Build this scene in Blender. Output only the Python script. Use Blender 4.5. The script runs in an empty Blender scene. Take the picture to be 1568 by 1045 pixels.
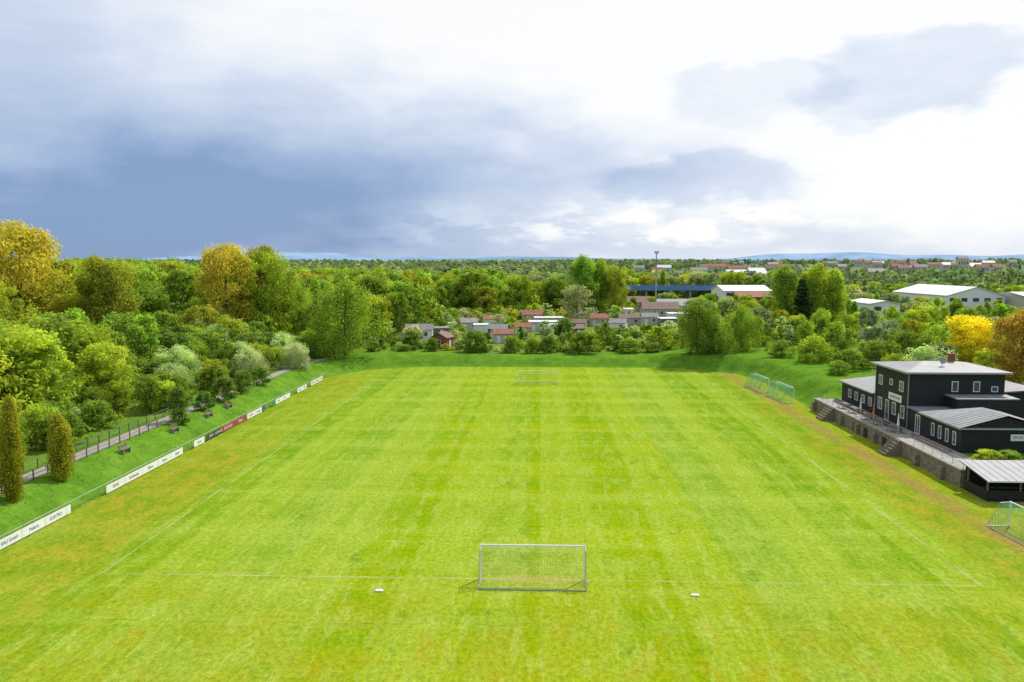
import bpy, math, random
import numpy as np
from mathutils import Vector
rng=np.random.default_rng(7); random.seed(7)
scene=bpy.context.scene
R=math.radians
SUN_AZ, SUN_EL = 38, 48

# ------------------------------------------------------------------ nodes
class NT:
    def __init__(s,nt): s.nt=nt; s.n=nt.nodes; s.l=nt.links
    def new(s,t,**k):
        n=s.n.new(t)
        for a,b in k.items(): setattr(n,a,b)
        return n
    def put(s,sock,v):
        if isinstance(v,bpy.types.NodeSocket): s.l.new(v,sock)
        elif v is not None: sock.default_value=v
    def m(s,op,a,b=None,c=None):
        n=s.new('ShaderNodeMath',operation=op); s.put(n.inputs[0],a); s.put(n.inputs[1],b)
        if c is not None: s.put(n.inputs[2],c)
        return n.outputs[0]
    def noise(s,vec,scale,detail=3,rough=.55,out='Fac'):
        n=s.new('ShaderNodeTexNoise'); s.put(n.inputs['Vector'],vec); n.inputs['Scale'].default_value=scale
        n.inputs['Detail'].default_value=detail; n.inputs['Roughness'].default_value=rough
        return n.outputs[out]
    def mr(s,v,a,b,c=0,d=1,smooth=False):
        n=s.new('ShaderNodeMapRange'); n.clamp=True
        if smooth: n.interpolation_type='SMOOTHSTEP'
        s.put(n.inputs[0],v)
        for i,x in enumerate((a,b,c,d)): n.inputs[i+1].default_value=x
        return n.outputs[0]
    def mix(s,f,a,b,bt='MIX'):
        n=s.new('ShaderNodeMix',data_type='RGBA',blend_type=bt)
        s.put(n.inputs[0],f)
        for sk,v in ((n.inputs[6],a),(n.inputs[7],b)):
            if isinstance(v,tuple): v=(v[0],v[1],v[2],1)
            s.put(sk,v)
        return n.outputs[2]
    def vmul(s,v,k):
        n=s.new('ShaderNodeVectorMath',operation='MULTIPLY'); s.put(n.inputs[0],v); n.inputs[1].default_value=k
        return n.outputs[0]
    def attr(s,name):
        n=s.new('ShaderNodeAttribute',attribute_name=name); return n.outputs['Fac']

def newmat(name):
    m=bpy.data.materials.new(name); m.use_nodes=True
    return m,NT(m.node_tree),m.node_tree.nodes['Principled BSDF']

def pmat(name,c,rough=.8,var=.18,scale=1.5,metal=0.0,bump=0.0,stretch=(1,1,1),spec=.3):
    m,t,b=newmat(name)
    pos=t.new('ShaderNodeNewGeometry').outputs['Position']
    v=t.vmul(pos,stretch)
    f=t.noise(v,scale,4,.6)
    f=t.mr(f,.3,.7)
    col=t.mix(f,tuple(x*(1-var) for x in c),tuple(min(1,x*(1+var)) for x in c))
    t.put(b.inputs['Base Color'],col); b.inputs['Roughness'].default_value=rough
    b.inputs['Metallic'].default_value=metal; b.inputs['Specular IOR Level'].default_value=spec
    if bump:
        n=t.new('ShaderNodeBump'); n.inputs['Strength'].default_value=bump; t.put(n.inputs['Height'],f); t.put(b.inputs['Normal'],n.outputs[0])
    return m

def leafmat(name,c,trans=.42,hv=.014):
    m,t,b=newmat(name)
    t.n.remove(b)
    tone=t.attr('tone'); rnd=t.new('ShaderNodeObjectInfo').outputs['Random']
    hs=t.new('ShaderNodeHueSaturation')
    hs.inputs['Color'].default_value=(c[0],c[1],c[2],1)
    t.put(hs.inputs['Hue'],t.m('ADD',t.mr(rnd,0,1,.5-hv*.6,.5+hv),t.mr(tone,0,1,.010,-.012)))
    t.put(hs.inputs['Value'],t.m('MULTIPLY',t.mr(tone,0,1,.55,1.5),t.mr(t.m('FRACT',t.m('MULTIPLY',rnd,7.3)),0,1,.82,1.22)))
    d=t.new('ShaderNodeBsdfDiffuse'); tr=t.new('ShaderNodeBsdfTranslucent')
    t.put(d.inputs[0],hs.outputs[0])
    tc=t.mix(1.0,hs.outputs[0],(1.4,1.4,.6),'MULTIPLY'); t.put(tr.inputs[0],tc)
    mx=t.new('ShaderNodeMixShader'); mx.inputs[0].default_value=trans
    t.l.new(d.outputs[0],mx.inputs[1]); t.l.new(tr.outputs[0],mx.inputs[2])
    t.l.new(mx.outputs[0],t.n['Material Output'].inputs[0])
    return m

# ------------------------------------------------------------------ mesh builder
class MB:
    def __init__(s): s.v=[];s.f=[];s.m=[]
    def add(s,vs,fs,mi=0):
        o=len(s.v); s.v+= [tuple(v) for v in vs]
        for f in fs: s.f.append(tuple(i+o for i in f)); s.m.append(mi)
    def box(s,x0,x1,y0,y1,z0,z1,mi=0):
        s.add([(x0,y0,z0),(x1,y0,z0),(x1,y1,z0),(x0,y1,z0),(x0,y0,z1),(x1,y0,z1),(x1,y1,z1),(x0,y1,z1)],
              [(0,3,2,1),(4,5,6,7),(0,1,5,4),(1,2,6,5),(2,3,7,6),(3,0,4,7)],mi)
    def tube(s,a,b,r0,r1=None,n=6,mi=0):
        if r1 is None: r1=r0
        a=Vector(a);b=Vector(b);d=(b-a)
        if d.length<1e-6: return
        d.normalize(); u=d.orthogonal().normalized(); w=d.cross(u)
        vs=[]
        for p,r in((a,r0),(b,r1)):
            for i in range(n):
                t=2*math.pi*i/n; vs.append(p+u*math.cos(t)*r+w*math.sin(t)*r)
        fs=[(i,(i+1)%n,n+(i+1)%n,n+i) for i in range(n)]+[tuple(range(n-1,-1,-1)),tuple(range(n,2*n))]
        s.add(vs,fs,mi)
    def poly(s,pts,mi=0): s.add(pts,[tuple(range(len(pts)))],mi)
    def slab(s,pts,th,mi=0):
        n=len(pts); lo=[(p[0],p[1],p[2]-th) for p in pts]
        s.add(list(pts)+lo,[tuple(range(n)),tuple(range(2*n-1,n-1,-1))]+[(i,n+i,n+(i+1)%n,(i+1)%n) for i in range(n)],mi)
    def build(s,name,mats,parent=None,loc=(0,0,0),rot=0,smooth=False):
        me=bpy.data.meshes.new(name); me.from_pydata(s.v,[],s.f)
        for m in mats: me.materials.append(m)
        me.polygons.foreach_set('material_index',s.m)
        if smooth: me.polygons.foreach_set('use_smooth',[True]*len(s.f))
        me.update()
        o=bpy.data.objects.new(name,me); scene.collection.objects.link(o)
        o.location=loc; o.rotation_euler=(0,0,rot)
        if parent: o.parent=parent
        return o
def empty(name,loc=(0,0,0),rot=0):
    e=bpy.data.objects.new(name,None); scene.collection.objects.link(e); e.location=loc; e.rotation_euler=(0,0,rot); return e

# ------------------------------------------------------------------ terrain
def ss(t):
    t=np.clip(t,0,1); return t*t*(3-2*t)
def dist_field(x,y):
    r=20.0
    qx=np.abs(x)-(42-r); qy=y-(171-r)
    return np.hypot(np.maximum(qx,0),np.maximum(qy,0))+np.minimum(np.maximum(qx,qy),0)-r
def H(x,y):
    x=np.asarray(x,float);y=np.asarray(y,float)
    d=dist_field(x,y)
    top=1.6+.4*ss((-x-10)/20)+1.4*ss((x-20)/20)
    z=top*ss(d/5.3)
    w=ss((127-y)/5)*(x>0)
    zt=np.where(y>79.05, 1.8*np.clip((x-42)/.3,0,1)+1.2*ss((x-60)/8), 0)
    zt=np.where(y<=79.05, 3.0*ss((x-58)/10), zt)
    z=z*(1-w)+zt*w
    r=np.hypot(x,y)
    z=z+20*ss((r-400)/2000)
    return z
def h(x,y): return float(H(x,y))
def axis(segs):
    out=[]
    for a,b,st in segs: out+=list(np.arange(a,b,st))
    return out
xs=axis([(-60,64,1.0),(64,300,6),(-300,-60,6)])+[42.3]
g=300.
while g<7000: xs+= [g,-g]; g*=1.22
ys=axis([(-60,40,5),(40,200,1.0),(200,400,6)])+[79.1]
g=400.
while g<9000: ys.append(g); g*=1.2
g=-60.
while g>-900: ys.append(g); g*=1.5
xs=np.array(sorted(set(np.round(xs,3)))); ys=np.array(sorted(set(np.round(ys,3))))
X,Y=np.meshgrid(xs,ys); Z=H(X,Y)
nx,ny=len(xs),len(ys)
me=bpy.data.meshes.new('ground')
V=np.stack([X,Y,Z],-1).reshape(-1,3)
idx=np.arange(nx*ny).reshape(ny,nx)
F=np.stack([idx[:-1,:-1],idx[:-1,1:],idx[1:,1:],idx[1:,:-1]],-1).reshape(-1,4)
me.from_pydata(V.tolist(),[],F.tolist())
me.polygons.foreach_set('use_smooth',[True]*len(F))
D=dist_field(X,Y)
fa=np.clip(.5-D/2.0,0,1)
fa=np.where((X>0)&(Y<79)&(X<62),np.clip(.5-(X-57)/3,0,1),fa)
a=me.attributes.new('field','FLOAT','POINT'); a.data.foreach_set('value',fa.reshape(-1))
ground=bpy.data.objects.new('ground',me); scene.collection.objects.link(ground)

m,t,b=newmat('grass_ground')
pos=t.new('ShaderNodeNewGeometry').outputs['Position']
sep=t.new('ShaderNodeSeparateXYZ'); t.l.new(pos,sep.inputs[0]); px,py,pz=sep.outputs
nbig=t.noise(pos,.045,3,.5)
warp=t.m('MULTIPLY',t.m('SUBTRACT',t.noise(pos,.25,2),.5),1.6)
lx=t.noise(t.vmul(pos,(.33,.006,1)),1,3,.65)
ly=t.noise(t.vmul(pos,(.008,.33,1)),1,3,.65)
patch=t.noise(t.vmul(pos,(.55,.30,1)),1,3,.7)
dash=t.noise(t.vmul(pos,(1.15,.22,1)),1,2,.6)
fine=t.noise(t.vmul(pos,(3.2,2.0,1)),1,4,.75)
speck=t.noise(pos,9,1,.7)
GREEN=(.080,.190,.004);YEL=(.215,.290,.003);PALE=(.25,.34,.045);BRN=(.26,.22,.010)
apx=t.m('ABSOLUTE',t.m('ADD',px,t.m('MULTIPLY',warp,.25)))
wc=t.mr(apx,13.6,14.6,1,0,True)
f1=t.m('ADD',t.m('MULTIPLY',nbig,.75),t.m('MULTIPLY',wc,.30))
col=t.mix(t.mr(f1,.22,.78),GREEN,YEL)
side=t.m('MULTIPLY',t.mr(apx,13.8,14.6),t.mr(apx,22.5,23.5,1,.25))
col=t.mix(t.m('MULTIPLY',side,.50),col,PALE)
col=t.mix(t.m('MULTIPLY',t.mr(lx,.47,.62),.5),col,PALE)
col=t.mix(t.m('MULTIPLY',t.mr(ly,.5,.64),.42),col,PALE)
st=t.m('SINE',t.m('MULTIPLY',t.m('ADD',py,t.m('MULTIPLY',warp,.6)),2*math.pi/11.0))
far_s=t.mr(py,60,110,.5,1)
col=t.mix(t.m('MULTIPLY',t.mr(st,-.2,.2,0,.45),far_s),col,(.11,.225,.004))
st2=t.m('SINE',t.m('MULTIPLY',t.m('ADD',px,t.m('MULTIPLY',warp,.3)),2*math.pi/9.4))
col=t.mix(t.mr(st2,-.12,.12,0,.42),col,(.25,.33,.025))
st3=t.m('SINE',t.m('MULTIPLY',t.m('ADD',px,t.m('MULTIPLY',warp,.5)),2*math.pi/2.35))
col=t.mix(t.m('MULTIPLY',t.mr(st3,-.3,.3,0,.3),t.mr(ly,.4,.6)),col,PALE)
near=t.m('MULTIPLY',t.mr(py,60,48),t.mr(t.noise(pos,.16,2,.6),.40,.62,.15,.85))
bp1=t.mr(patch,.52,.70,0,.6)
col=t.mix(t.m('MULTIPLY',near,.6),col,(.225,.245,.008))
col=t.mix(t.m('MULTIPLY',bp1,t.mr(py,45,95,1,.55)),col,t.mix(t.mr(py,44,54),BRN,(.26,.325,.03)))
col=t.mix(t.mr(dash,.53,.62,0,.42),col,(.28,.355,.06))
col=t.mix(t.mr(patch,.28,.42,.6,0),col,GREEN)
edge=t.m('MULTIPLY',t.mr(apx,31.5,34),t.mr(nbig,.38,.6,.25,.85))
col=t.mix(edge,col,t.mix(t.mr(patch,.4,.6),(.14,.21,.010),(.25,.235,.02)))
gm=t.m('ADD',t.m('POWER',t.m('DIVIDE',t.m('ADD',px,.5),3.6),2.0),t.m('POWER',t.m('DIVIDE',t.m('SUBTRACT',py,54.4),.8),2.0))
col=t.mix(t.m('MULTIPLY',t.mr(gm,1.3,.3),.6),col,(.34,.28,.06))
rut=t.m('MULTIPLY',t.mr(t.m('ABSOLUTE',t.m('SUBTRACT',t.m('ADD',py,t.m('MULTIPLY',warp,.25)),47.0)),.03,.08,1,0),t.mr(t.noise(t.vmul(pos,(1,.05,1)),.4,2),.48,.6))
col=t.mix(t.m('MULTIPLY',rut,.4),col,(.05,.07,.01))
sx=t.m('ADD',px,t.m('MULTIPLY',warp,.6))
strip=t.m('MULTIPLY',t.mr(sx,36.3,37.2),t.mr(sx,39.4,38.4))
strip=t.m('MULTIPLY',strip,t.mr(t.noise(pos,.3,2),.35,.55,.15,.75))
col=t.mix(strip,col,(.24,.165,.05))
k=t.m('MULTIPLY',t.mr(fine,.25,.75,.62,1.38),t.mr(speck,.25,.75,.82,1.18))
def scalecol(c,k):
    n=t.new('ShaderNodeVectorMath',operation='SCALE'); t.put(n.inputs[0],c); t.put(n.inputs['Scale'],k); return n.outputs[0]
fieldcol=scalecol(col,k)
b1=t.mix(t.mr(t.noise(pos,.35,3,.6),.3,.7),(.060,.155,.014),(.125,.24,.022))
wild=t.mix(t.mr(t.noise(pos,.06,3,.6),.35,.65),(.08,.15,.02),(.16,.22,.03))
wild=t.mix(t.mr(t.noise(pos,.11,2,.5),.62,.7),wild,(.2,.17,.11))
dd=t.m('MAXIMUM',t.mr(py,182,188),t.m('MAXIMUM',t.mr(px,-52,-55),t.mr(px,62,66)))
out=t.mix(dd,b1,wild)
out=scalecol(out,t.mr(fine,.25,.75,.7,1.3))
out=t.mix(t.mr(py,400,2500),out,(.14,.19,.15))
fmask=t.mr(t.m('ADD',t.attr('field'),t.m('MULTIPLY',t.m('SUBTRACT',t.noise(pos,1.2,2),.5),.5)),.42,.58)
final=t.mix(fmask,out,fieldcol)
t.put(b.inputs['Base Color'],final); b.inputs['Roughness'].default_value=1; b.inputs['Specular IOR Level'].default_value=0
bp=t.new('ShaderNodeBump'); bp.inputs['Strength'].default_value=.5; bp.inputs['Distance'].default_value=.08
t.put(bp.inputs['Height'],t.noise(pos,5,1,.7)); t.put(b.inputs['Normal'],bp.outputs[0])
me.materials.append(m)

# ------------------------------------------------------------------ materials
M_white=pmat('white_paint',(.72,.72,.71),.5,.06)
M_net=pmat('net_twine',(.40,.43,.34),.8,.1)
M_netg=pmat('green_net_twine',(.12,.42,.25),.8,.1)
M_alu=pmat('galvanised_steel',(.34,.35,.36),.5,.12,3,metal=.3)
M_dark=pmat('black_timber_cladding',(.016,.018,.021),.6,.35,2,stretch=(4,4,.3),bump=.1)
M_roof=pmat('grey_metal_roof',(.21,.215,.23),.55,.2,.8)
M_roofb=pmat('bitumen_roof',(.18,.185,.2),.7,.15,.8)
M_glass=pmat('window_glass',(.05,.07,.09),.08,.2,.6,spec=.8)
M_stone=pmat('retaining_stone',(.19,.155,.12),.9,.5,2.6,bump=.5,stretch=(1,1,2.2))
M_conc=pmat('concrete',(.27,.26,.24),.85,.2,1.2)
M_path=pmat('gravel_path',(.26,.24,.21),.95,.2,1.6)
M_asph=pmat('asphalt',(.10,.10,.105),.9,.2,1.2)
M_wood=pmat('weathered_wood',(.16,.12,.085),.85,.25,3)
M_rail=pmat('rail_brown',(.15,.12,.10),.7,.2,3)
M_bark=pmat('bark',(.11,.09,.06),.95,.3,6)
M_red=pmat('red_board',(.30,.05,.06),.5,.08)
M_blue=pmat('blue_board',(.04,.09,.27),.5,.08)
M_blk=pmat('dark_board',(.05,.05,.06),.5,.1)
M_grn=pmat('green_board',(.05,.21,.1),.5,.1)
M_redroof=pmat('red_tile_roof',(.27,.11,.08),.85,.25,1.2)
M_brnroof=pmat('brown_tile_roof',(.19,.13,.11),.85,.25,1.2)
M_cream=pmat('cream_render',(.46,.43,.37),.85,.1)
M_whiteroof=pmat('white_sheet_roof',(.55,.56,.58),.6,.1,.4)
M_brick=pmat('red_brick',(.24,.08,.06),.9,.25,4)
M_bluest=pmat('blue_steel',(.09,.22,.48),.5,.12,.5)
M_orange=pmat('orange_fabric',(.6,.2,.03),.7,.1)

# ------------------------------------------------------------------ pitch markings (old, worn)
mm,t,b=newmat('worn_line_paint')
pos=t.new('ShaderNodeNewGeometry').outputs['Position']
b.inputs['Base Color'].default_value=(.44,.49,.18,1); b.inputs['Roughness'].default_value=1; b.inputs['Specular IOR Level'].default_value=0
tr=t.new('ShaderNodeBsdfTransparent'); mx=t.new('ShaderNodeMixShader')
f=t.m('MULTIPLY',t.mr(t.noise(pos,.25,3,.6),.36,.58,.16,.72),t.mr(t.noise(pos,5,2,.7),.35,.6,.4,1))
t.put(mx.inputs[0],f); t.l.new(tr.outputs[0],mx.inputs[1]); t.l.new(b.outputs[0],mx.inputs[2]); t.l.new(mx.outputs[0],t.n['Material Output'].inputs[0])
mb=MB(); z=.006; w=.11
GX=-.5; Y0,Y1=54.3,146.6; HW=31.0
def seg(x0,y0,x1,y1):
    mb.poly([(min(x0,x1)-w,min(y0,y1)-w,z),(max(x0,x1)+w,min(y0,y1)-w,z),(max(x0,x1)+w,max(y0,y1)+w,z),(min(x0,x1)-w,max(y0,y1)+w,z)])
k=2*w+.002
seg(GX-HW,Y0,GX+HW,Y0); seg(GX-HW,Y1,GX+HW,Y1); seg(GX-HW,Y0+k,GX-HW,Y1-k); seg(GX+HW,Y0+k,GX+HW,Y1-k)
mb.build('pitch_markings',[mm])

# ------------------------------------------------------------------ goals
def goal(name,loc,rot,W=7.32,Hh=2.44,depth=2.0,top=.9,netm=M_net,sp=.22,tw=.007,sag=.25):
    """mouth at y=0, net towards -y"""
    e=empty(name,loc,rot)
    fr=MB(); r=.06; hw=W/2
    fr.tube((-hw,0,0),(-hw,0,Hh),r,n=10); fr.tube((hw,0,0),(hw,0,Hh),r,n=10); fr.tube((-hw-r,0,Hh),(hw+r,0,Hh),r,n=10)
    fr.build('goal_frame',[M_white],e,smooth=False)
    sb=MB()
    for sx in(-hw,hw):
        sb.tube((sx,0,Hh),(sx,-top,Hh-.05),.028); sb.tube((sx,-top,Hh-.05),(sx,-depth,.05),.025); sb.tube((sx,-depth,.05),(sx,0,.05),.03)
    sb.tube((-hw,-depth,.05),(hw,-depth,.05),.035); 
    sb.build('net_support',[M_alu],e)
    nb=MB()
    prof=[(0,Hh)]+[(-top*k/4,Hh-.05*k/4) for k in range(1,5)]
    nn=int(2.9/sp)
    for k in range(1,nn+1):
        u=k/nn; prof.append((-top-(depth-top)*u,(Hh-.05)*(1-u)+.06*u))
    cols=int(W/sp)
    def P(i,j):
        x=-hw+W*i/cols; y,zz=prof[j]; s=math.sin(math.pi*i/cols)*.4+.6*abs(math.sin(3*math.pi*i/cols))
        inn=math.sin(math.pi*min(1,j/(len(prof)-1)))
        return (x,y+sag*s*inn,zz-sag*.7*s*inn)
    for i in range(cols+1):
        for j in range(len(prof)-1): nb.tube(P(i,j),P(i,j+1),tw,n=3)
    for j in range(len(prof)):
        for i in range(cols): nb.tube(P(i,j),P(i+1,j),tw,n=3)
    for sx in(-hw,hw):
        for j in range(0,len(prof)): nb.tube((sx,0,prof[j][1]),(sx,prof[j][0],prof[j][1]),tw,n=3)
        for q in range(1,8):
            y=-depth*q/8
            zt=Hh-.05 if y>-top else (Hh-.05)*(1-(-y-top)/(depth-top))
            nb.tube((sx,y,.05),(sx,y,zt),tw,n=3)
    nb.build('net',[netm],e)
    return e
goal('football_goal',(GX,54.4,0),0,tw=.0075,sag=.45,sp=.2)
goal('football_goal',(GX,146.6,0),math.pi,tw=.013,sp=.35)
goal('training_goal',(39.2,141.5,0),-R(85),W=7.0,netm=M_netg,sp=.35,tw=.018)
goal('training_goal',(40.3,131.5,0),-R(85),W=7.0,netm=M_netg,sp=.35,tw=.018)
goal('training_goal',(40.0,64.8,0),-R(86),W=5.0,Hh=2.1,netm=M_netg,sp=.25,tw=.01)
for x in(-10.9,10.4):
    mb=MB(); mb.slab([(-.25,-.12,.1),(.25,-.12,.1),(.25,.12,.1),(-.25,.12,.1)],.09); mb.tube((-.12,0,.1),(-.12,0,.17),.012);mb.tube((.12,0,.1),(.12,0,.17),.012);mb.tube((-.12,0,.17),(.12,0,.17),.012)
    mb.build('goal_weight',[M_white],loc=(x,51.9,0))

# ------------------------------------------------------------------ hoarding
hx=-41.75
e=empty('advertising_hoarding')
mb=MB(); y=50.
while y<152:
    mb.tube((hx-.06,y,h(hx,y)-.1),(hx-.06,y,1.12),.035); y+=2.5
mb.tube((hx-.06,50,1.1),(hx-.06,152,1.1),.035,n=8)
mb.build('rail',[M_alu],e)
def txt(s,size,loc,rot,mat,parent):
    c=bpy.data.curves.new('lettering','FONT'); c.body=s; c.size=size; c.align_x='CENTER'; c.align_y='CENTER'; c.extrude=.003
    o=bpy.data.objects.new('lettering',c); scene.collection.objects.link(o); o.location=loc; o.rotation_euler=rot; c.materials.append(mat); o.parent=parent
    return o
boards=[]
def brd(y0,y1,mat,tm,step=3.0):
    y=y0
    while y<y1-.5:
        ye=min(y+step,y1); boards.append((y,ye,mat,tm)); y=ye
brd(52,67.7,M_white,M_blue); brd(73.5,84,M_white,M_blk,3.5); brd(84,90.5,M_white,M_blue)
brd(93,96.4,M_white,M_blk); brd(96.6,101.2,M_blk,M_white); brd(101.4,110.3,M_red,M_white,4.4); brd(110.5,116.5,M_white,M_red)
brd(116.7,118,M_blue,M_white); brd(121,122.5,M_grn,M_white); brd(122.7,130,M_white,M_grn); brd(134,139.5,M_white,M_blue); brd(142,150,M_white,M_blk)
words=['SPORT','AUTOHAUS','BAU GmbH','Malerei','ELEKTRO','Getränke','BANK','Dachdecker','Fliesen','Reisen','Optik','Garten']
for i,(a,b_,mt,tm) in enumerate(boards):
    q=MB(); q.box(hx-.02,hx+.01,a+.03,b_-.03,.12,.88); q.build('board',[mt],e)
    if b_-a>1.5: txt(words[i%12],.42 if b_-a<4 else .55,(hx+.016,(a+b_)/2,.5),(R(90),0,R(90)),tm,e)

# ------------------------------------------------------------------ path, rails, benches on left bank
mb=MB()
yy=np.arange(30,176,3.0)
def pcx(y): return -48.6+ (max(0,y-150)/25)**2*5
for a,b_ in zip(yy[:-1],yy[1:]):
    za=h(pcx(a),a)+.04; zb=h(pcx(b_),b_)+.04
    mb.poly([(pcx(a)-.95,a,za),(pcx(a)+.95,a,za),(pcx(b_)+.95,b_,zb),(pcx(b_)-.95,b_,zb)])
mb.build('footpath',[M_path])
for off in(-1.25,1.15):
    mb=MB()
    for a in np.arange(45,150,2.2):
        if off>0 and 96<a: break
        x=pcx(a)+off; z0=h(x,a); mb.box(x-.05,x+.05,a-.05,a+.05,z0-.1,z0+1.0)
        x2=pcx(a+2.2)+off; z2=h(x2,a+2.2)
        for zz in(.55,.95): mb.tube((x,a,z0+zz),(x2,a+2.2,z2+zz),.035,n=5)
    mb.build('path_railing',[M_rail])
def bench(x,y,rot):
    e=empty('park_bench',(x,y,h(x,y)),rot)
    s=MB(); 
    for k in range(3): s.box(-.9,.9,-.25+k*.17,-.11+k*.17,.43,.47)
    s.build('seat',[M_wood],e)
    s=MB()
    for k in range(2): s.box(-.9,.9,.28+k*.03,.32+k*.03,.58+k*.18,.72+k*.18)
    s.build('backrest',[M_wood],e)
    s=MB()
    for sx in(-.7,.7): s.box(sx-.05,sx+.05,-.22,.22,-.2,.43); s.box(sx-.04,sx+.04,.24,.28,-.1,.95)
    s.build('legs',[M_conc],e)
for x,y in((-45.6,84.5),(-45.4,96),(-45.3,106),(-45.3,113)): bench(x,y,R(90))

# ------------------------------------------------------------------ road on the left
mb=MB(); rx=-98
for a,b_ in zip(np.arange(-20,430,10.),np.arange(-10,440,10.)):
    za,zb=h(rx,a)+.06,h(rx,b_)+.06
    mb.poly([(rx-3.5,a,za),(rx+3.5,a,za),(rx+3.5,b_,zb),(rx-3.5,b_,zb)],0)
    mb.box(rx+3.5,rx+3.7,a,b_,za-.3,za+.1,1); mb.box(rx-3.7,rx-3.5,a,b_,za-.3,za+.1,1)
    mb.poly([(rx+3.7,a,za+.06),(rx+6,a,za+.06),(rx+6,b_,zb+.06),(rx+3.7,b_,zb+.06)],1)
    mb.poly([(rx-.07,a,za+.006),(rx+.07,a,za+.006),(rx+.07,a+5,za+.006),(rx-.07,a+5,za+.006)],2)
mb.build('road',[M_asph,M_conc,M_white])
def lamp(x,y,hh):
    e=empty('street_lamp',(x,y,h(x,y)))
    s=MB(); s.tube((0,0,0),(0,0,hh),.11,.06,8); s.tube((0,0,hh),(1.3,0,hh+.35),.05,.04,6); s.build('pole',[M_alu],e)
    s=MB(); s.box(1.2,2.0,-.15,.15,hh+.28,hh+.42); s.build('lamp_head',[M_alu],e)
lamp(-111.5,213,10.5); lamp(-104,150,9.3); lamp(-104,268,9.3)

# ------------------------------------------------------------------ clubhouse
ch=empty('clubhouse')
TZ=1.8
wall=MB(); roof=MB(); fr=MB(); gl=MB()
def win_x(x,y0,y1,z0,z1):
    f=.08
    fr.box(x-.05,x+.02,y0,y1,z1-f,z1); fr.box(x-.05,x+.02,y0,y1,z0,z0+f)
    fr.box(x-.05,x+.02,y0,y0+f,z0+f,z1-f); fr.box(x-.05,x+.02,y1-f,y1,z0+f,z1-f)
    if y1-y0>1.1: fr.box(x-.05,x+.02,(y0+y1)/2-.03,(y0+y1)/2+.03,z0+f,z1-f)
    gl.box(x-.02,x+.02,y0+f,y1-f,z0+f,z1-f)
def win_y(y,x0,x1,z0,z1):
    f=.08
    fr.box(x0,x1,y-.05,y+.02,z1-f,z1); fr.box(x0,x1,y-.05,y+.02,z0,z0+f)
    fr.box(x0,x0+f,y-.05,y+.02,z0+f,z1-f); fr.box(x1-f,x1,y-.05,y+.02,z0+f,z1-f)
    gl.box(x0+f,x1-f,y-.02,y+.02,z0+f,z1-f)
X0=45.4
wall.box(X0,57,99,108.6,TZ-.5,8.75)
fr2=MB()
def hip(x0,x1,y0,y1,ze,zr,ins_a,ins_b,ov=.6):
    x0-=ov;x1+=ov;y0-=ov;y1+=ov
    ym=(y0+y1)/2; A=(x0+ins_a,ym,zr);B=(x1-ins_b,ym,zr)
    c=[(x0,y0,ze),(x1,y0,ze),(x1,y1,ze),(x0,y1,ze)]
    roof.add(c+[A,B],[(0,1,5,4),(1,2,5),(2,3,4,5),(3,0,4)])
    fr2.box(x0,x1,y0,y1,ze-.22,ze-.004)
hip(X0,57,99,108.6,8.97,9.75,4.5,4.5)
wall.box(X0,51,108.6,120.5,TZ-.4,4.5)
roof.slab([(X0-.4,108.65,4.75),(X0-.4,121,4.75),(51,121,5.5),(51,108.65,5.5)],.18)
wall.box(X0,54.6,86.3,98.99,TZ-.5,4.5)
wall.add([(X0,86.31,4.5),(54.6,86.31,4.5),(50,86.31,5.8)],[(0,1,2)])
e0=(X0-.4,85.9,4.62);e1=(X0-.4,95.6,4.62);r0=(50,85.9,6.0);r1=(50,91,6.0);f0=(55,85.9,4.62);f1=(55,95.6,4.62)
roof.add([e0,e1,r0,r1,f0,f1],[(0,2,3,1),(2,4,5,3),(1,3,5)])
fr2.slab([(X0-.4,85.9,4.6),(55,85.9,4.6),(55,95.6,4.6),(X0-.4,95.6,4.6)],.16)
roof.slab([(X0-.2,95.7,4.66),(55,95.7,4.66),(55,98.95,4.7),(X0-.2,98.95,4.7)],.12)
wall.box(50,57,96.2,98.95,4.72,6.0); roof.slab([(49.8,96,6.12),(57.2,96,6.12),(57.2,98.97,6.2),(49.8,98.97,6.2)],.12)
wall.box(57.01,62,101,110,TZ-.5,6.2); roof.slab([(56.9,100.6,6.2),(62.4,100.6,6.6),(62.4,110.4,6.6),(57.05,110.4,6.2)],.15)
# seams on the annex roof
for q in range(12):
    yq=86.4+q*.78
    if yq<91: fr2.tube((X0-.38,yq,4.65),(49.98,yq,6.02),.025,n=4)
for a in(100.3,106.4): win_x(X0,a,a+1.2,6.2,7.5)
win_x(X0,103.4,104.3,6.6,7.4)
for a in(99.8,102.2): win_x(X0,a,a+1.1,2.9,4.5)
win_x(X0,104.2,105.3,TZ+.02,4.5); win_x(X0,106.3,107.6,2.9,4.5)
for a in(109.6,112.0,114.4,116.8): win_x(X0,a,a+1.1,2.7,3.9)
for a in(87.3,88.9,90.5,92.1): win_x(X0,a,a+.7,2.4,3.9)
win_x(X0,95.6,96.8,TZ+.02,4.1)
for a in(50.6,53.2): win_y(99,a,a+.8,6.5,7.8)
win_y(99,55.4,56.2,6.5,7.2)
wall.build('walls',[M_dark],ch); roof.build('roof',[M_roof],ch); fr2.build('eaves',[M_alu],ch); fr.build('window_frames',[M_white],ch); gl.build('window_glass',[M_glass],ch)
s=MB(); s.box(X0-.09,X0-.03,100.6,104.3,4.75,5.65); s.build('sign_board',[M_white],ch)
txt('VEREINSHEIM',.5,(X0-.1,102.45,5.2),(R(90),0,R(-90)),M_grn,ch)
s=MB(); s.box(50.6,53.4,86.2,86.26,3.2,3.9); s.build('sign_panel',[M_white],ch); txt('SPORTHAUS',.42,(52,86.19,3.55),(R(90),0,0),M_blue,ch)
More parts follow.
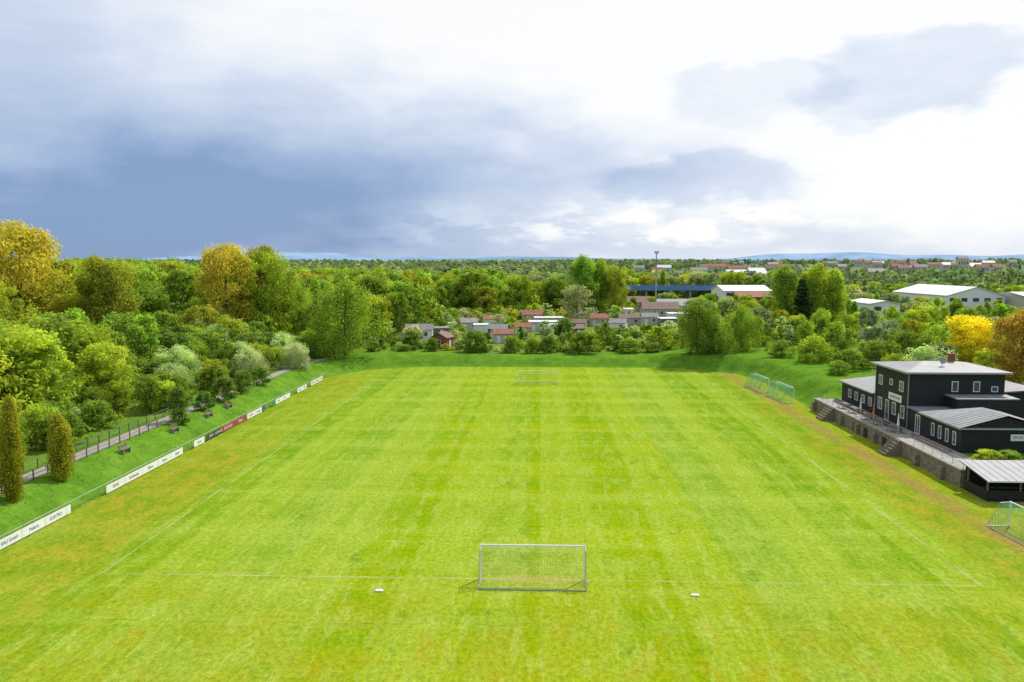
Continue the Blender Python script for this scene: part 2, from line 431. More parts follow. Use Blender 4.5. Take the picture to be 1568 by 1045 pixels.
s=MB(); s.box(52.6,53.2,103.6,104.2,9.2,10.6); s.box(52.5,53.3,103.5,104.3,10.6,10.7); s.build('chimney',[M_brick],ch)
s=MB(); s.tube((50.6,101.6,9.2),(50.6,101.6,10.0),.03)
for k in range(12):
    a0=2*math.pi*k/12;a1=2*math.pi*(k+1)/12
    s.add([(50.6,101.5,10.0),(50.6+.42*math.cos(a0),101.4,10.05+.42*math.sin(a0)),(50.6+.42*math.cos(a1),101.4,10.05+.42*math.sin(a1))],[(0,1,2)])
s.build('satellite_dish',[M_alu],ch)
s=MB(); s.tube((X0-.1,98.8,TZ),(X0-.1,98.8,8.7),.05); s.tube((X0-.1,108.4,TZ),(X0-.1,108.4,8.7),.05); s.build('downpipes',[M_alu],ch)

mb=MB(); mb.box(42.42,45.35,79.3,121,1.7,1.84); mb.build('terrace',[M_conc])
rw=empty('retaining_wall')
mb=MB(); mb.box(41.7,42.4,79.0,121.5,-.3,1.72); mb.box(42.4,50,78.9,79.2,-.3,1.72)
for a in np.arange(82,121,5.5): mb.box(41.25,41.7,a,a+.9,-.3,1.35)
mb.build('stone_wall',[M_stone],rw)
mb=MB(); mb.box(41.6,42.5,78.85,121.6,1.72,1.9); mb.build('coping',[M_conc],rw)
mb=MB()
for a in(101.5,105.0,95.9): mb.box(41.66,41.72,a,a+1.3,.0,1.25)
mb.build('wall_openings',[M_dark],rw)
mb=MB()
for a in np.arange(79.3,121.4,2.1):
    if 91.2<a<94.4: continue
    mb.tube((42.1,a,1.9),(42.1,a,2.85),.025)
    if not(91.2<a+2.1<94.6): 
        for zz in(2.35,2.85): mb.tube((42.1,a,zz),(42.1,min(a+2.1,121.4),zz),.022)
mb.build('handrail',[M_alu],rw)
for a,L in((92,2.2),(113,2.4)):
    mb=MB()
    for k in range(6): mb.box(39.9+k*.3,39.9+(k+1)*.3-.002,a,a+L,-.2,.3*(k+1))
    mb.build('stone_steps',[M_stone])
mb=MB(); mb.box(43.9,44.3,99.5,119.5,1.845,2.25); mb.box(43.9,44.3,86,94.5,1.845,2.25); mb.build('planter_wall',[M_stone])
def table(x,y):
    e=empty('picnic_table',(x,y,1.85)); s=MB(); s.box(-.35,.35,-.9,.9,.7,.75); s.build('table_top',[M_wood],e)
    s=MB(); s.box(-.85,-.58,-.9,.9,.42,.46); s.box(.58,.85,-.9,.9,.42,.46); s.build('benches',[M_wood],e)
    s=MB()
    for yy_ in(-.65,.65): s.tube((-.7,yy_,0),(-.2,yy_,.7),.04); s.tube((.7,yy_,0),(.2,yy_,.7),.04); s.tube((-.7,yy_,.4),(.7,yy_,.4),.035)
    s.build('legs',[M_wood],e)
for y in(97,101.2,105,109.5,113): table(43.1,y)
def parasol(x,y,mat):
    e=empty('closed_parasol',(x,y,1.85)); s=MB(); s.tube((0,0,0),(0,0,2.5),.03); s.build('pole',[M_white],e)
    s=MB(); s.tube((0,0,1.0),(0,0,1.4),.16,.12,8); s.tube((0,0,1.4),(0,0,2.5),.12,.03,8); s.build('canopy',[mat],e)
parasol(43.0,103.1,M_orange); parasol(43.0,107.3,M_white); parasol(43.,96.0,M_white)

sh=empty('spectator_shelter')
s=MB(); s.box(41.9,51,78.3,78.5,0,2.45); s.box(41.9,42.05,74.6,78.3,0,1.0); s.box(42.05,51,74.6,74.75,0,.95); s.box(41.85,51.1,74.4,78.6,-.1,.12); s.build('walls',[M_dark],sh)
s=MB()
for x in(41.98,45,48,51): s.box(x-.07,x+.07,74.61,74.74,.95,1.95) ; s.box(x-.07,x+.07,78.0,78.14,.95,2.5)
s.build('posts',[M_wood],sh)
s=MB(); s.slab([(41.5,73.9,2.12),(51.6,73.9,2.12),(51.6,79,2.85),(41.5,79,2.85)],.1)
for q in range(13):
    xq=41.9+q*.78; s.tube((xq,73.9,2.13),(xq,79,2.86),.025,n=4)
s.build('roof',[M_roof],sh)
s=MB(); s.box(41.5,51.6,73.86,73.9,1.98,2.13); s.build('fascia',[M_white],sh)
s=MB(); s.box(42.6,50.6,77.4,77.8,.42,.5); s.box(42.6,50.6,76.2,76.6,.42,.5); s.build('benches',[M_wood],sh)

# ------------------------------------------------------------------ allotment huts
def hut(name,x,y,L,W,hh,rot,wm,rm,pitch=.35,flat=False):
    z=h(x,y); s=MB(); a,b_=L/2,W/2
    s.box(-a,a,-b_,b_,-.3,hh,0)
    if flat:
        s.slab([(-a-.25,-b_-.25,hh+.12),(a+.25,-b_-.25,hh+.12),(a+.25,b_+.25,hh+.35),(-a-.25,b_+.25,hh+.35)],.12,1)
    else:
        r=W/2*pitch*1.6
        s.add([(-a,-b_,hh),(-a,b_,hh),(-a,0,hh+r),(a,-b_,hh),(a,b_,hh),(a,0,hh+r)],[(0,2,1),(3,4,5)],0)
        o=.3; q=r*o/b_
        s.slab([(-a-o,-b_-o,hh-q+.06),(a+o,-b_-o,hh-q+.06),(a+o,0,hh+r+.06),(-a-o,0,hh+r+.06)],.08,1)
        s.slab([(-a-o,.002,hh+r+.06),(a+o,.002,hh+r+.06),(a+o,b_+o,hh-q+.06),(-a-o,b_+o,hh-q+.06)],.08,1)
    n=max(1,int(L/2.4))
    for k in range(n):
        cx=-a+L*(k+.5)/n
        if k==0: s.box(cx-.45,cx+.45,-b_-.05,-b_+.02,0,2.0,3)
        else: s.box(cx-.55,cx+.55,-b_-.05,-b_+.02,hh*.4,hh*.8,3); s.box(cx-.45,cx+.45,-b_-.07,-b_-.04,hh*.43,hh*.77,2)
    s.box(-a-.05,-a+.02,-.5,.5,hh*.4,hh*.8,3); s.box(-a-.07,-a-.04,-.4,.4,hh*.43,hh*.77,2)
    return s.build(name,[wm,rm,M_glass,M_white],loc=(x,y,z),rot=rot)
huts=[(-32.5,212,7,4.5,3.0,.1,M_white,M_roofb,0),(-24,193,4.6,4,2.7,1.3,M_brick,M_brnroof,0),(-28,222,4,3,2.4,.3,M_wood,M_roofb,1),
(-22.4,246,5,4,2.6,.2,M_cream,M_roof,0),(-18,238,4,3,2.4,.0,M_white,M_whiteroof,1),(-10,209,5,3.6,2.6,.15,M_cream,M_redroof,0),(-12,226,5.5,4,2.5,-.2,M_wood,M_roof,0),
(-5.3,231,4.5,4,2.6,.1,M_cream,M_redroof,0),(1.4,249,10,4,2.7,.08,M_cream,M_whiteroof,1),(4,236,8,4,2.6,.0,M_white,M_whiteroof,1),(3,268,10,4,2.7,.05,M_cream,M_whiteroof,1),
(10,228,4,3.4,2.5,.5,M_wood,M_brnroof,0),(19,268,6,4.6,2.8,.1,M_cream,M_redroof,0),(24,247,5,4,2.6,-.3,M_white,M_roof,0),(29,262,7,4,2.7,.1,M_cream,M_brnroof,0),
(35,258,5,4,2.7,.0,M_cream,M_roofb,0),(43,290,13,8,3.4,.06,M_cream,M_brnroof,0),(39,246,5,3.5,2.6,.2,M_wood,M_whiteroof,1),(38,330,14,8,3.9,.1,M_cream,M_brnroof,0),
(52,306,16,8,3.8,.05,M_cream,M_roof,0),(30,328,9,6,3.6,.1,M_cream,M_redroof,0),(16,290,7,5,2.9,.1,M_cream,M_roof,0),(-3,285,7,5,2.9,.0,M_cream,M_redroof,0),(30,300,9,5,3.2,.0,M_white,M_whiteroof,1),
(-16,262,6,4,2.7,.2,M_white,M_redroof,0),(12,250,4.5,3.5,2.5,-.1,M_cream,M_brnroof,0),(46,268,7,4,2.8,.1,M_white,M_whiteroof,1)]
for (x,y,L,W,hh,rot,wm,rm,fl) in huts: hut('garden_hut',x,y,L,W,hh,rot,wm,rm,flat=bool(fl))

# ------------------------------------------------------------------ larger background buildings
def hall(name,x0,x1,y0,y1,zt,rise,wm,rm,along='x'):
    z=h((x0+x1)/2,y0); s=MB(); s.box(x0,x1,y0,y1,z-1,zt,0)
    if along=='x':
        ym=(y0+y1)/2
        s.add([(x0,y0,zt),(x0,y1,zt),(x0,ym,zt+rise),(x1,y0,zt),(x1,y1,zt),(x1,ym,zt+rise)],[(0,2,1),(3,4,5)],0)
        s.slab([(x0-.5,y0-.5,zt+.1),(x1+.5,y0-.5,zt+.1),(x1+.5,ym,zt+rise+.15),(x0-.5,ym,zt+rise+.15)],.2,1)
        s.slab([(x0-.5,ym+.01,zt+rise+.15),(x1+.5,ym+.01,zt+rise+.15),(x1+.5,y1+.5,zt+.1),(x0-.5,y1+.5,zt+.1)],.2,1)
    else:
        xm=(x0+x1)/2
        s.add([(x0,y0,zt),(x1,y0,zt),(xm,y0,zt+rise)],[(0,1,2)],0)
        s.slab([(x0-.5,y0-.5,zt+.1),(xm,y0-.5,zt+rise+.15),(xm,y1,zt+rise+.15),(x0-.5,y1,zt+.1)],.2,1)
        s.slab([(xm+.01,y0-.5,zt+rise+.15),(x1+.5,y0-.5,zt+.1),(x1+.5,y1,zt+.1),(xm+.01,y1,zt+rise+.15)],.2,1)
    n=int((x1-x0)/4)
    for k in range(n):
        cx=x0+(k+.5)*(x1-x0)/n; s.box(cx-1.2,cx+1.2,y0-.06,y0+.02,zt-2.4,zt-.9,2)
    return s.build(name,[wm,rm,M_glass])
hall('industrial_hall',90,113,395,425,9.2,2.4,M_white,M_whiteroof)
hall('brick_hall',88,103,360,372,7.6,2.2,M_brick,M_redroof)
hall('warehouse',165,188,330,380,9.5,3.5,M_white,M_whiteroof,'y')
hall('warehouse',190,240,310,350,8.5,2.5,M_cream,M_whiteroof)
hall('warehouse',112,122,275,295,8.8,1.0,M_white,M_whiteroof,'y')
hall('apartment_house',140,158,420,435,10,3,M_cream,M_brnroof)
hall('apartment_house',128,150,380,394,9.6,2.4,M_cream,M_roofb)
br=empty('road_bridge'); bz=9.2
s=MB(); s.box(42,96,440,450,bz-1.0,bz); s.build('deck',[M_conc],br)
s=MB(); s.box(42,96,439.6,439.98,bz-1.2,bz+1.2); s.box(42,96,450.02,450.4,bz-1.2,bz+1.2); s.build('girders',[M_bluest],br)
s=MB()
for x in(46,58,70,82,94): s.box(x-.6,x+.6,441,449,0,bz-1.01)
for x in np.arange(43,96,4.5): s.box(x-.12,x+.12,439.45,439.59,bz-1.2,bz+1.3)
s.build('piers',[M_conc],br)
s=MB()
for x in np.arange(42,96,3): s.tube((x,439.8,bz+1.2),(x,439.8,bz+2.2),.06,n=4)
s.tube((42,439.8,bz+2.2),(96,439.8,bz+2.2),.07,n=4); s.build('parapet',[M_alu],br)
fm_=empty('floodlight_mast',(43,300,h(43,300)))
s=MB(); s.tube((0,0,0),(0,0,24),.38,.2,10); s.build('pole',[M_alu],fm_)
s=MB(); s.box(-.9,.9,-.25,.25,20.8,21.0); s.box(-.7,.7,-.5,.5,23.2,23.4)
for x in(-.6,0,.6): s.box(x-.22,x+.22,-.45,-.15,23.4,24.1)
for x in(-.5,.5): s.box(x-.12,x+.12,-.3,.1,19.0,20.8)
s.build('floodlights',[M_alu],fm_)
s=MB()
for k in range(60):
    x=random.uniform(330,900); y=random.uniform(1000,1700); 
    if k>40: x=random.uniform(120,360); y=random.uniform(600,1200)
    z=h(x,y); L=random.uniform(9,22); W=random.uniform(8,12); hh=random.uniform(6,11)
    if k in(3,): hh=18; L=16
    s.box(x-L/2,x+L/2,y-W/2,y+W/2,z-1,z+hh,0); r=3.5; mi=random.choice([1,1,2,3])
    s.add([(x-L/2-.5,y-W/2-.5,z+hh),(x+L/2+.5,y-W/2-.5,z+hh),(x+L/2+.5,y,z+hh+r),(x-L/2-.5,y,z+hh+r),(x+L/2+.5,y+W/2+.5,z+hh),(x-L/2-.5,y+W/2+.5,z+hh)],[(0,1,2,3),(3,2,4,5),(0,3,5),(1,4,2)],mi)
    for q in range(int(L/4)): s.box(x-L/2+1+q*4,x-L/2+2.6+q*4,y-W/2-.1,y-W/2+.05,z+hh*.5,z+hh*.75,4)
s.build('distant_town',[M_cream,M_redroof,M_roofb,M_whiteroof,M_glass])

for nm,yd,base,col,sd in(('distant_hills',5200,50,(.14,.22,.29),1),('distant_hills',7600,100,(.20,.30,.44),4)):  # bluish base colours have the aerial haze painted in
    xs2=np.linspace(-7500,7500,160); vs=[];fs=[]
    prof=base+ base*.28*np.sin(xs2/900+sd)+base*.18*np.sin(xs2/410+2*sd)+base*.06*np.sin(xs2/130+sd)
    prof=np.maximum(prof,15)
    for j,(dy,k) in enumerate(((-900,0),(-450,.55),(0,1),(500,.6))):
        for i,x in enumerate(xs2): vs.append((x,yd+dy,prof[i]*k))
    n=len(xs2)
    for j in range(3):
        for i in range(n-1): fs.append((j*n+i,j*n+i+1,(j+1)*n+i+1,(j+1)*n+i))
    s=MB(); s.add(vs,fs); s.build(nm,[pmat('hill_woods_haze_%d'%sd,col,1,.22,.004,spec=0)],smooth=True)

# ------------------------------------------------------------------ trees
def tree_data(kind,nc,npc,ls,seed):
    r=np.random.default_rng(seed)
    P=dict(round=(.12,.34),willow=(.03,.42),tall=(.12,.24),poplar=(.08,.16),bush=(0.0,.55),conifer=(.05,.2),column=(.02,.13),broad=(.12,.42))[kind]
    z0,rx=P
    t=r.random(nc)
    if kind in('round','tall','broad','bush'): t=t**.85
    if kind in('round','broad'): W=rx*np.sqrt(np.clip(1-(2*t-1)**2*.97,0,1))**.8
    elif kind=='willow': W=rx*np.sqrt(np.clip(1-np.abs(2*t-.8)**2.3*.75,0,1))
    elif kind=='bush': W=rx*np.sqrt(np.clip(1-t**2,0,1))
    elif kind=='tall': W=rx*np.sqrt(np.clip(1-(2*t-.9)**2*.8,0,1))
    elif kind=='poplar': W=rx*np.sin(np.pi*np.clip(t,.02,1)**.75)**.7
    elif kind=='conifer': W=rx*(1-t)**.9
    else: W=rx*np.clip(t/.2,0,1)**.5*np.clip(1-t**4,0,1)
    ph=r.random(nc)*2*np.pi; a,b_=r.random(2)*6
    irr=1+.2*np.cos(2*ph+a)+.16*np.cos(3*ph+b_+4*t)
    if kind in('column','conifer'): irr=1+.1*np.cos(3*ph+b_)
    u=np.sqrt(.12+.88*r.random(nc))
    lean=(r.random(2)-.5)*.1
    C=np.stack([W*u*irr*np.cos(ph)+lean[0]*t,W*u*irr*np.sin(ph)+lean[1]*t,z0+t*(.96-z0)],-1)
    cr={'round':.082,'broad':.09,'willow':.085,'tall':.06,'poplar':.05,'bush':.14,'conifer':.035,'column':.05}[kind]*(.55+1.0*r.random(nc))
    C[:,2]=np.minimum(C[:,2],1-cr*.8); C[:,2]=np.maximum(C[:,2],cr*.4)
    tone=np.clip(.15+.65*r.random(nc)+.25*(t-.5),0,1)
    N=nc*npc
    ci=np.repeat(np.arange(nc),npc)
    d=r.normal(size=(N,3)); d/=np.linalg.norm(d,axis=1)[:,None]
    rad=cr[ci]*(.4+.85*r.random(N)**.6)
    stretch=np.array([1,1,{'conifer':.5,'willow':1.3,'poplar':1.6,'column':2.2,'tall':1.2}.get(kind,.75)])
    p=C[ci]+d*rad[:,None]*stretch
    p[:,2]=np.abs(p[:,2])
    nrm=d+np.array([0,0,.35])+r.normal(size=(N,3))*.55; nrm/=np.linalg.norm(nrm,axis=1)[:,None]
    q=r.normal(size=(N,3)); T=np.cross(nrm,q); T/=np.linalg.norm(T,axis=1)[:,None]; B=np.cross(nrm,T)
    s=(ls*(.55+.9*r.random(N)))[:,None]
    quad=np.stack([p+T*s,p+B*s*.65,p-T*s,p-B*s*.65],1)
    tn=np.clip(tone[ci]+r.normal(size=N)*.15,0,1)
    tb=MB()
    top={'bush':.5}.get(kind,.82); tr={'bush':.012,'column':.014}.get(kind,.02)
    pts=[Vector((lean[0]*k/5+math.sin(k*1.7+seed)*.006,lean[1]*k/5+math.cos(k*2.1+seed)*.006,top*k/5)) for k in range(6)]
    for k in range(5): tb.tube(pts[k],pts[k+1],tr*(1-.17*k),tr*(1-.17*(k+1)),7)
    tb.tube((0,0,-.03),(0,0,.03),tr*1.5,tr,7)
    if kind not in('column','conifer'):
        for c in C[r.permutation(nc)[:min(nc,16)]]:
            zz=min(top*.95,max(z0*.8,c[2]*.55)); k=int(zz/top*5); base=pts[min(k,5)].lerp(pts[min(k+1,5)],zz/top*5-k)
            mid=base.lerp(Vector(c),.5)+Vector((0,0,.02))
            tb.tube(base,mid,.007,.005,5); tb.tube(mid,Vector(c),.005,.0025,5)
    return quad,tn,tb
_cache={}
def tree_mesh(kind,seed,lm,q='mid'):
    key=(kind,seed,q)
    if key not in _cache:
        nc,npc,ls={'hero':(110,165,.0125),'mid':(62,85,.021),'far':(28,45,.038)}[q]
        if kind=='bush': ls*=1.5
        if kind in('column','conifer','poplar'): ls*=.8; nc=int(nc*1.5); npc=int(npc*.8)
        _cache[key]=tree_data(kind,nc,npc,ls,seed)
    quad,tn,tb=_cache[key]
    N=len(quad); nv=len(tb.v)
    me=bpy.data.meshes.new('%s_%s'%(kind,lm.name))
    vs=tb.v+quad.reshape(-1,3).tolist()
    fs=tb.f+(np.arange(4*N).reshape(N,4)+nv).tolist()
    me.from_pydata(vs,[],fs)
    me.materials.append(M_bark); me.materials.append(lm)
    me.polygons.foreach_set('material_index',[0]*len(tb.f)+[1]*N)
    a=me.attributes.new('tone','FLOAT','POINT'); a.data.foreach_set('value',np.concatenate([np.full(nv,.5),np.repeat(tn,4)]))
    return me
L_green=leafmat('leaves_green',(.21,.31,.045))
L_dark=leafmat('leaves_dark_green',(.14,.23,.045))
L_yel=leafmat('leaves_yellow_green',(.33,.41,.045))
L_fresh=leafmat('leaves_fresh_green',(.27,.40,.055))
L_oliv=leafmat('leaves_olive_bronze',(.33,.35,.045),.42,.01)
L_oran=leafmat('leaves_bronze',(.42,.37,.055),.42,.01)
L_rust=leafmat('leaves_rust',(.42,.28,.06),.42,.01)
L_gold=leafmat('leaves_gold',(.62,.56,.03),.38,.01)
L_blos=leafmat('blossom_and_leaves',(.42,.53,.27),.42,.01)
L_pink=leafmat('pale_blossom',(.50,.57,.34),.42,.01)
L_grey=leafmat('budding_twigs',(.38,.40,.22),.4,.01)
L_con=leafmat('spruce_needles',(.04,.09,.03),.1,.01)
L_colu=leafmat('golden_cypress_leaves',(.34,.33,.03),.35,.01)
L_far=leafmat('leaves_haze_tint',(.27,.34,.17),.42,.015)  # paler, bluer leaves: distance haze is mixed into the colour
L_fard=leafmat('leaves_haze_tint_dark',(.20,.28,.17),.42,.015)  # darker far leaves, haze painted into the colour as well
mcache={}
def T(name,kind,lm,x,y,ztop,width,q='hero',seed=None,hgt=None):
    seed=seed if seed is not None else 1
    k=(kind,seed,lm.name,q)
    if k not in mcache: mcache[k]=tree_mesh(kind,seed,lm,q)
    o=bpy.data.objects.new(name,mcache[k]); scene.collection.objects.link(o)
    z=h(x,y); hh=hgt if hgt else ztop-z
    nat={'round':.78,'willow':.95,'tall':.58,'poplar':.40,'bush':1.3,'conifer':.44,'column':.32,'broad':.98}[kind]
    o.location=(x,y,z-.05); sw=width/nat; o.scale=(sw,sw,hh); o.rotation_euler=(0,0,random.uniform(0,6.28))
    return o
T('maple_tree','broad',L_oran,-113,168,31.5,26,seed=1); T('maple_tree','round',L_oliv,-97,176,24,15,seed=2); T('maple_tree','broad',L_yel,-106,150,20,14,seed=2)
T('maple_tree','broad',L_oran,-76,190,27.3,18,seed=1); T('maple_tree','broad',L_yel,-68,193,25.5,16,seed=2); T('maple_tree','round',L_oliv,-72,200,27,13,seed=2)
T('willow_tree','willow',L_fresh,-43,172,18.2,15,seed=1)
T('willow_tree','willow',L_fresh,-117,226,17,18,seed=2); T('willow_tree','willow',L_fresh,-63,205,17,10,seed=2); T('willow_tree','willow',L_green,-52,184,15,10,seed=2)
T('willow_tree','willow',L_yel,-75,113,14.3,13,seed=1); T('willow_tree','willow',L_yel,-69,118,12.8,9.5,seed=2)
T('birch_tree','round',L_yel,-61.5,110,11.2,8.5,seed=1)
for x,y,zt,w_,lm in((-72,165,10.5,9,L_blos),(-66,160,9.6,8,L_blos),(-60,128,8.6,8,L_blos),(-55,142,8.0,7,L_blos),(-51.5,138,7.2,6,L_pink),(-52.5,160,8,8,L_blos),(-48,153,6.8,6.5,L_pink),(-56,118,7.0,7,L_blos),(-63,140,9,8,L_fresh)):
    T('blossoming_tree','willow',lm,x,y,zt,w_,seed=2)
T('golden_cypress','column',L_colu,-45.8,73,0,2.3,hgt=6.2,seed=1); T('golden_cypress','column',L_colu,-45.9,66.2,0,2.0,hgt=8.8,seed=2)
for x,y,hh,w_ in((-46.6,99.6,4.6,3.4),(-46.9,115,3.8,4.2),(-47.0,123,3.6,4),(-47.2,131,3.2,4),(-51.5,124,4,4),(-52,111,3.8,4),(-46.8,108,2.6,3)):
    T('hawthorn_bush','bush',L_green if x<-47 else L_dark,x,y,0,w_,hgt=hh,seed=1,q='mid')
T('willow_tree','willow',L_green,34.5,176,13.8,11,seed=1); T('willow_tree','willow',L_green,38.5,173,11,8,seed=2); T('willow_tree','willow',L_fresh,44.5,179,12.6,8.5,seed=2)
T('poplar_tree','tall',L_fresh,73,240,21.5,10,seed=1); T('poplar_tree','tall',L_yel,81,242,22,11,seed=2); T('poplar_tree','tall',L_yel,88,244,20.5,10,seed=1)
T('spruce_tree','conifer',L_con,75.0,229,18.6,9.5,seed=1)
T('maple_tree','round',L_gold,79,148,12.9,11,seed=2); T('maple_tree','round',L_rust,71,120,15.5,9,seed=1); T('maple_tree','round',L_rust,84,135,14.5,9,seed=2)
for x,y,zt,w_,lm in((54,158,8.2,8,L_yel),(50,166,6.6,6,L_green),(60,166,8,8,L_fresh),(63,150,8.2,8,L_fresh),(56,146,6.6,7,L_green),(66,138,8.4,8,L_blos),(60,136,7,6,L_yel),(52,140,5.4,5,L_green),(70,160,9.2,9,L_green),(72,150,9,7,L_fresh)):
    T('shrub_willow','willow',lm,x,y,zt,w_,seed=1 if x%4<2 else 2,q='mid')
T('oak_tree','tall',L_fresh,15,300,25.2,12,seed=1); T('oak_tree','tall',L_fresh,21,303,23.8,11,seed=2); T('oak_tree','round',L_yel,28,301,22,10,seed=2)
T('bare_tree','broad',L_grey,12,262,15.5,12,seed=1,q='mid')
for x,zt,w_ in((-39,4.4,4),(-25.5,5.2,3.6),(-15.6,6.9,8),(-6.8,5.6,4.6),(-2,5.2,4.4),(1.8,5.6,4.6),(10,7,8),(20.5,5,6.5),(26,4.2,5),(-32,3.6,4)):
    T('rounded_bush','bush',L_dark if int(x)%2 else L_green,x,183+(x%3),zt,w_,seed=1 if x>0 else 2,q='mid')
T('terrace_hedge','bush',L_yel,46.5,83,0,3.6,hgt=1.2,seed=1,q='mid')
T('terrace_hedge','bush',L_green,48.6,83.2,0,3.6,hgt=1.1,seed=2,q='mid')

def scatter(name,protos,pts,sc,idx):
    col=bpy.data.collections.new(name+'_plants')
    for i,mesh in enumerate(protos):
        o=bpy.data.objects.new('p%02d_%s'%(i,mesh.name),mesh); col.objects.link(o)
    me=bpy.data.meshes.new(name); me.from_pydata([tuple(p) for p in pts],[],[])
    n=len(pts)
    a=me.attributes.new('scl','FLOAT_VECTOR','POINT'); a.data.foreach_set('vector',np.array(sc,dtype=float).reshape(-1))
    a=me.attributes.new('rot','FLOAT_VECTOR','POINT'); rr=np.zeros((n,3)); rr[:,2]=rng.random(n)*6.28; a.data.foreach_set('vector',rr.reshape(-1))
    a=me.attributes.new('pick','INT','POINT'); a.data.foreach_set('value',np.array(idx,dtype=np.int32))
    ob=bpy.data.objects.new(name,me); scene.collection.objects.link(ob)
    ng=bpy.data.node_groups.new(name,'GeometryNodeTree')
    ng.interface.new_socket('Geometry',in_out='INPUT',socket_type='NodeSocketGeometry'); ng.interface.new_socket('Geometry',in_out='OUTPUT',socket_type='NodeSocketGeometry')
    N=ng.nodes; gi=N.new('NodeGroupInput'); go=N.new('NodeGroupOutput'); ip=N.new('GeometryNodeInstanceOnPoints'); ci=N.new('GeometryNodeCollectionInfo')
    ci.inputs['Collection'].default_value=col; ci.inputs['Separate Children'].default_value=True; ci.inputs['Reset Children'].default_value=True
    def na(nm,dt):
        q=N.new('GeometryNodeInputNamedAttribute'); q.data_type=dt; q.inputs['Name'].default_value=nm; return q.outputs['Attribute']
    L=ng.links
    L.new(gi.outputs[0],ip.inputs['Points']); L.new(ci.outputs[0],ip.inputs['Instance']); ip.inputs['Pick Instance'].default_value=True
    L.new(na('pick','INT'),ip.inputs['Instance Index']); L.new(na('rot','FLOAT_VECTOR'),ip.inputs['Rotation']); L.new(na('scl','FLOAT_VECTOR'),ip.inputs['Scale'])
    L.new(ip.outputs[0],go.inputs[0])
    md=ob.modifiers.new('scatter','NODES'); md.node_group=ng
    return ob
def grid_pts(x0,x1,y0,y1,sp,keep=None):
    out=[]
    for y in np.arange(y0,y1,sp):
        for x in np.arange(x0,x1,sp):
            xx=x+random.uniform(-.45,.45)*sp; yy=y+random.uniform(-.45,.45)*sp
            if abs(xx)>.80*yy+45: continue
            if keep is None or keep(xx,yy): out.append((xx,yy))
    return out
def mass(name,pl,protos,hfun,wr=(.8,1.15),wt=None):
    P=[];S=[];I=[]
    for x,y in pl:
        hh=hfun(x,y)
        if hh is None: continue
        P.append((x,y,h(x,y)-.05)); k=random.uniform(*wr); S.append((hh*k,hh*k,hh))
        I.append(random.choices(range(len(protos)),weights=wt)[0])
    return scatter(name,protos,P,S,I)
def mk(l,q): return [tree_mesh(k,s,m_,q) for k,s,m_ in l]
U=random.uniform
thick=mk([('willow',1,L_green),('bush',2,L_dark),('willow',2,L_fresh),('bush',1,L_green),('round',2,L_yel),('willow',1,L_blos),('round',1,L_dark)],'mid')
def kb(x,y):
    if x>-51.8+ (max(0,y-150)/25)**2*5: return False
    if x<-92: return False
    if x<-80 and 122<y<138: return False
    return True
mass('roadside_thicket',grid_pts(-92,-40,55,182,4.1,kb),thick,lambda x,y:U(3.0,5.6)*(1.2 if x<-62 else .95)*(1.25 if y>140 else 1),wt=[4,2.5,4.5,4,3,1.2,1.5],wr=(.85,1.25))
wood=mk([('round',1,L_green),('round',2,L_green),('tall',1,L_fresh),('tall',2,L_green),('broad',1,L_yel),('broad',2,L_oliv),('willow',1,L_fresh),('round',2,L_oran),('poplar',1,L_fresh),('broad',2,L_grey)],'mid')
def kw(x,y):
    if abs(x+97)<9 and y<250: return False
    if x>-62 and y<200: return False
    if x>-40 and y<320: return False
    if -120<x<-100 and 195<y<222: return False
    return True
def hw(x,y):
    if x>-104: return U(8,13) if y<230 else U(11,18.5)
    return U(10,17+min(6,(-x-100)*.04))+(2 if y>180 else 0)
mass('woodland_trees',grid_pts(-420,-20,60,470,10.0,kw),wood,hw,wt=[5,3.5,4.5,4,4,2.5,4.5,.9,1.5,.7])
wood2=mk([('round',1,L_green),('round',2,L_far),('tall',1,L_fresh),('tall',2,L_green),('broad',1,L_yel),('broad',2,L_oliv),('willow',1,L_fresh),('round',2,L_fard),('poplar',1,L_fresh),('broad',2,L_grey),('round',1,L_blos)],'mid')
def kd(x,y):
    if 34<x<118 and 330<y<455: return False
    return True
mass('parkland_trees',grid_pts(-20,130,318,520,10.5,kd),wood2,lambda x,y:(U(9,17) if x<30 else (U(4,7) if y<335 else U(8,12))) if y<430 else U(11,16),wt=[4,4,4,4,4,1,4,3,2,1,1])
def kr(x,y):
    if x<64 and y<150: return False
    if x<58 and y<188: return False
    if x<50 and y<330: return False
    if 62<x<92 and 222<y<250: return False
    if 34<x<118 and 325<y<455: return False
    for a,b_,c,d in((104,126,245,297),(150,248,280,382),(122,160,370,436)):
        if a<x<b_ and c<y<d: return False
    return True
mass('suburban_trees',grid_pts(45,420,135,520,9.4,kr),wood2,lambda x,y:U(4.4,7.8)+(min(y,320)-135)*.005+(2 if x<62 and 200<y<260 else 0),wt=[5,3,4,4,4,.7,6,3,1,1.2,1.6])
gard=mk([('willow',1,L_green),('bush',2,L_dark),('round',2,L_fresh),('bush',1,L_yel),('round',1,L_blos),('bush',2,L_grey),('round',1,L_gold),('poplar',1,L_dark),('bush',1,L_pink),('round',2,L_oran)],'far')
def kg(x,y):
    for q in huts:
        if abs(x-q[0])<q[2]*.5+1.5 and q[1]-15<y<q[1]+5: return False
    return True
mass('allotment_planting',grid_pts(-48,62,189,318,4.2,kg),gard,lambda x,y:U(1.1,3.1)*(1.25 if y>250 else 1) if random.random()<.93 else U(4,6.5),wt=[5,3,5,3,2.4,1.6,.7,1,1.2,.5],wr=(.8,1.3))
mass('bank_shrubs',[(x,186+U(-2,4)) for x in np.arange(-44,52,2.4)],gard,lambda x,y:U(.9,2.0),wt=[5,4,4,2,1,1,.3,.3,.5,.3],wr=(.9,1.5))
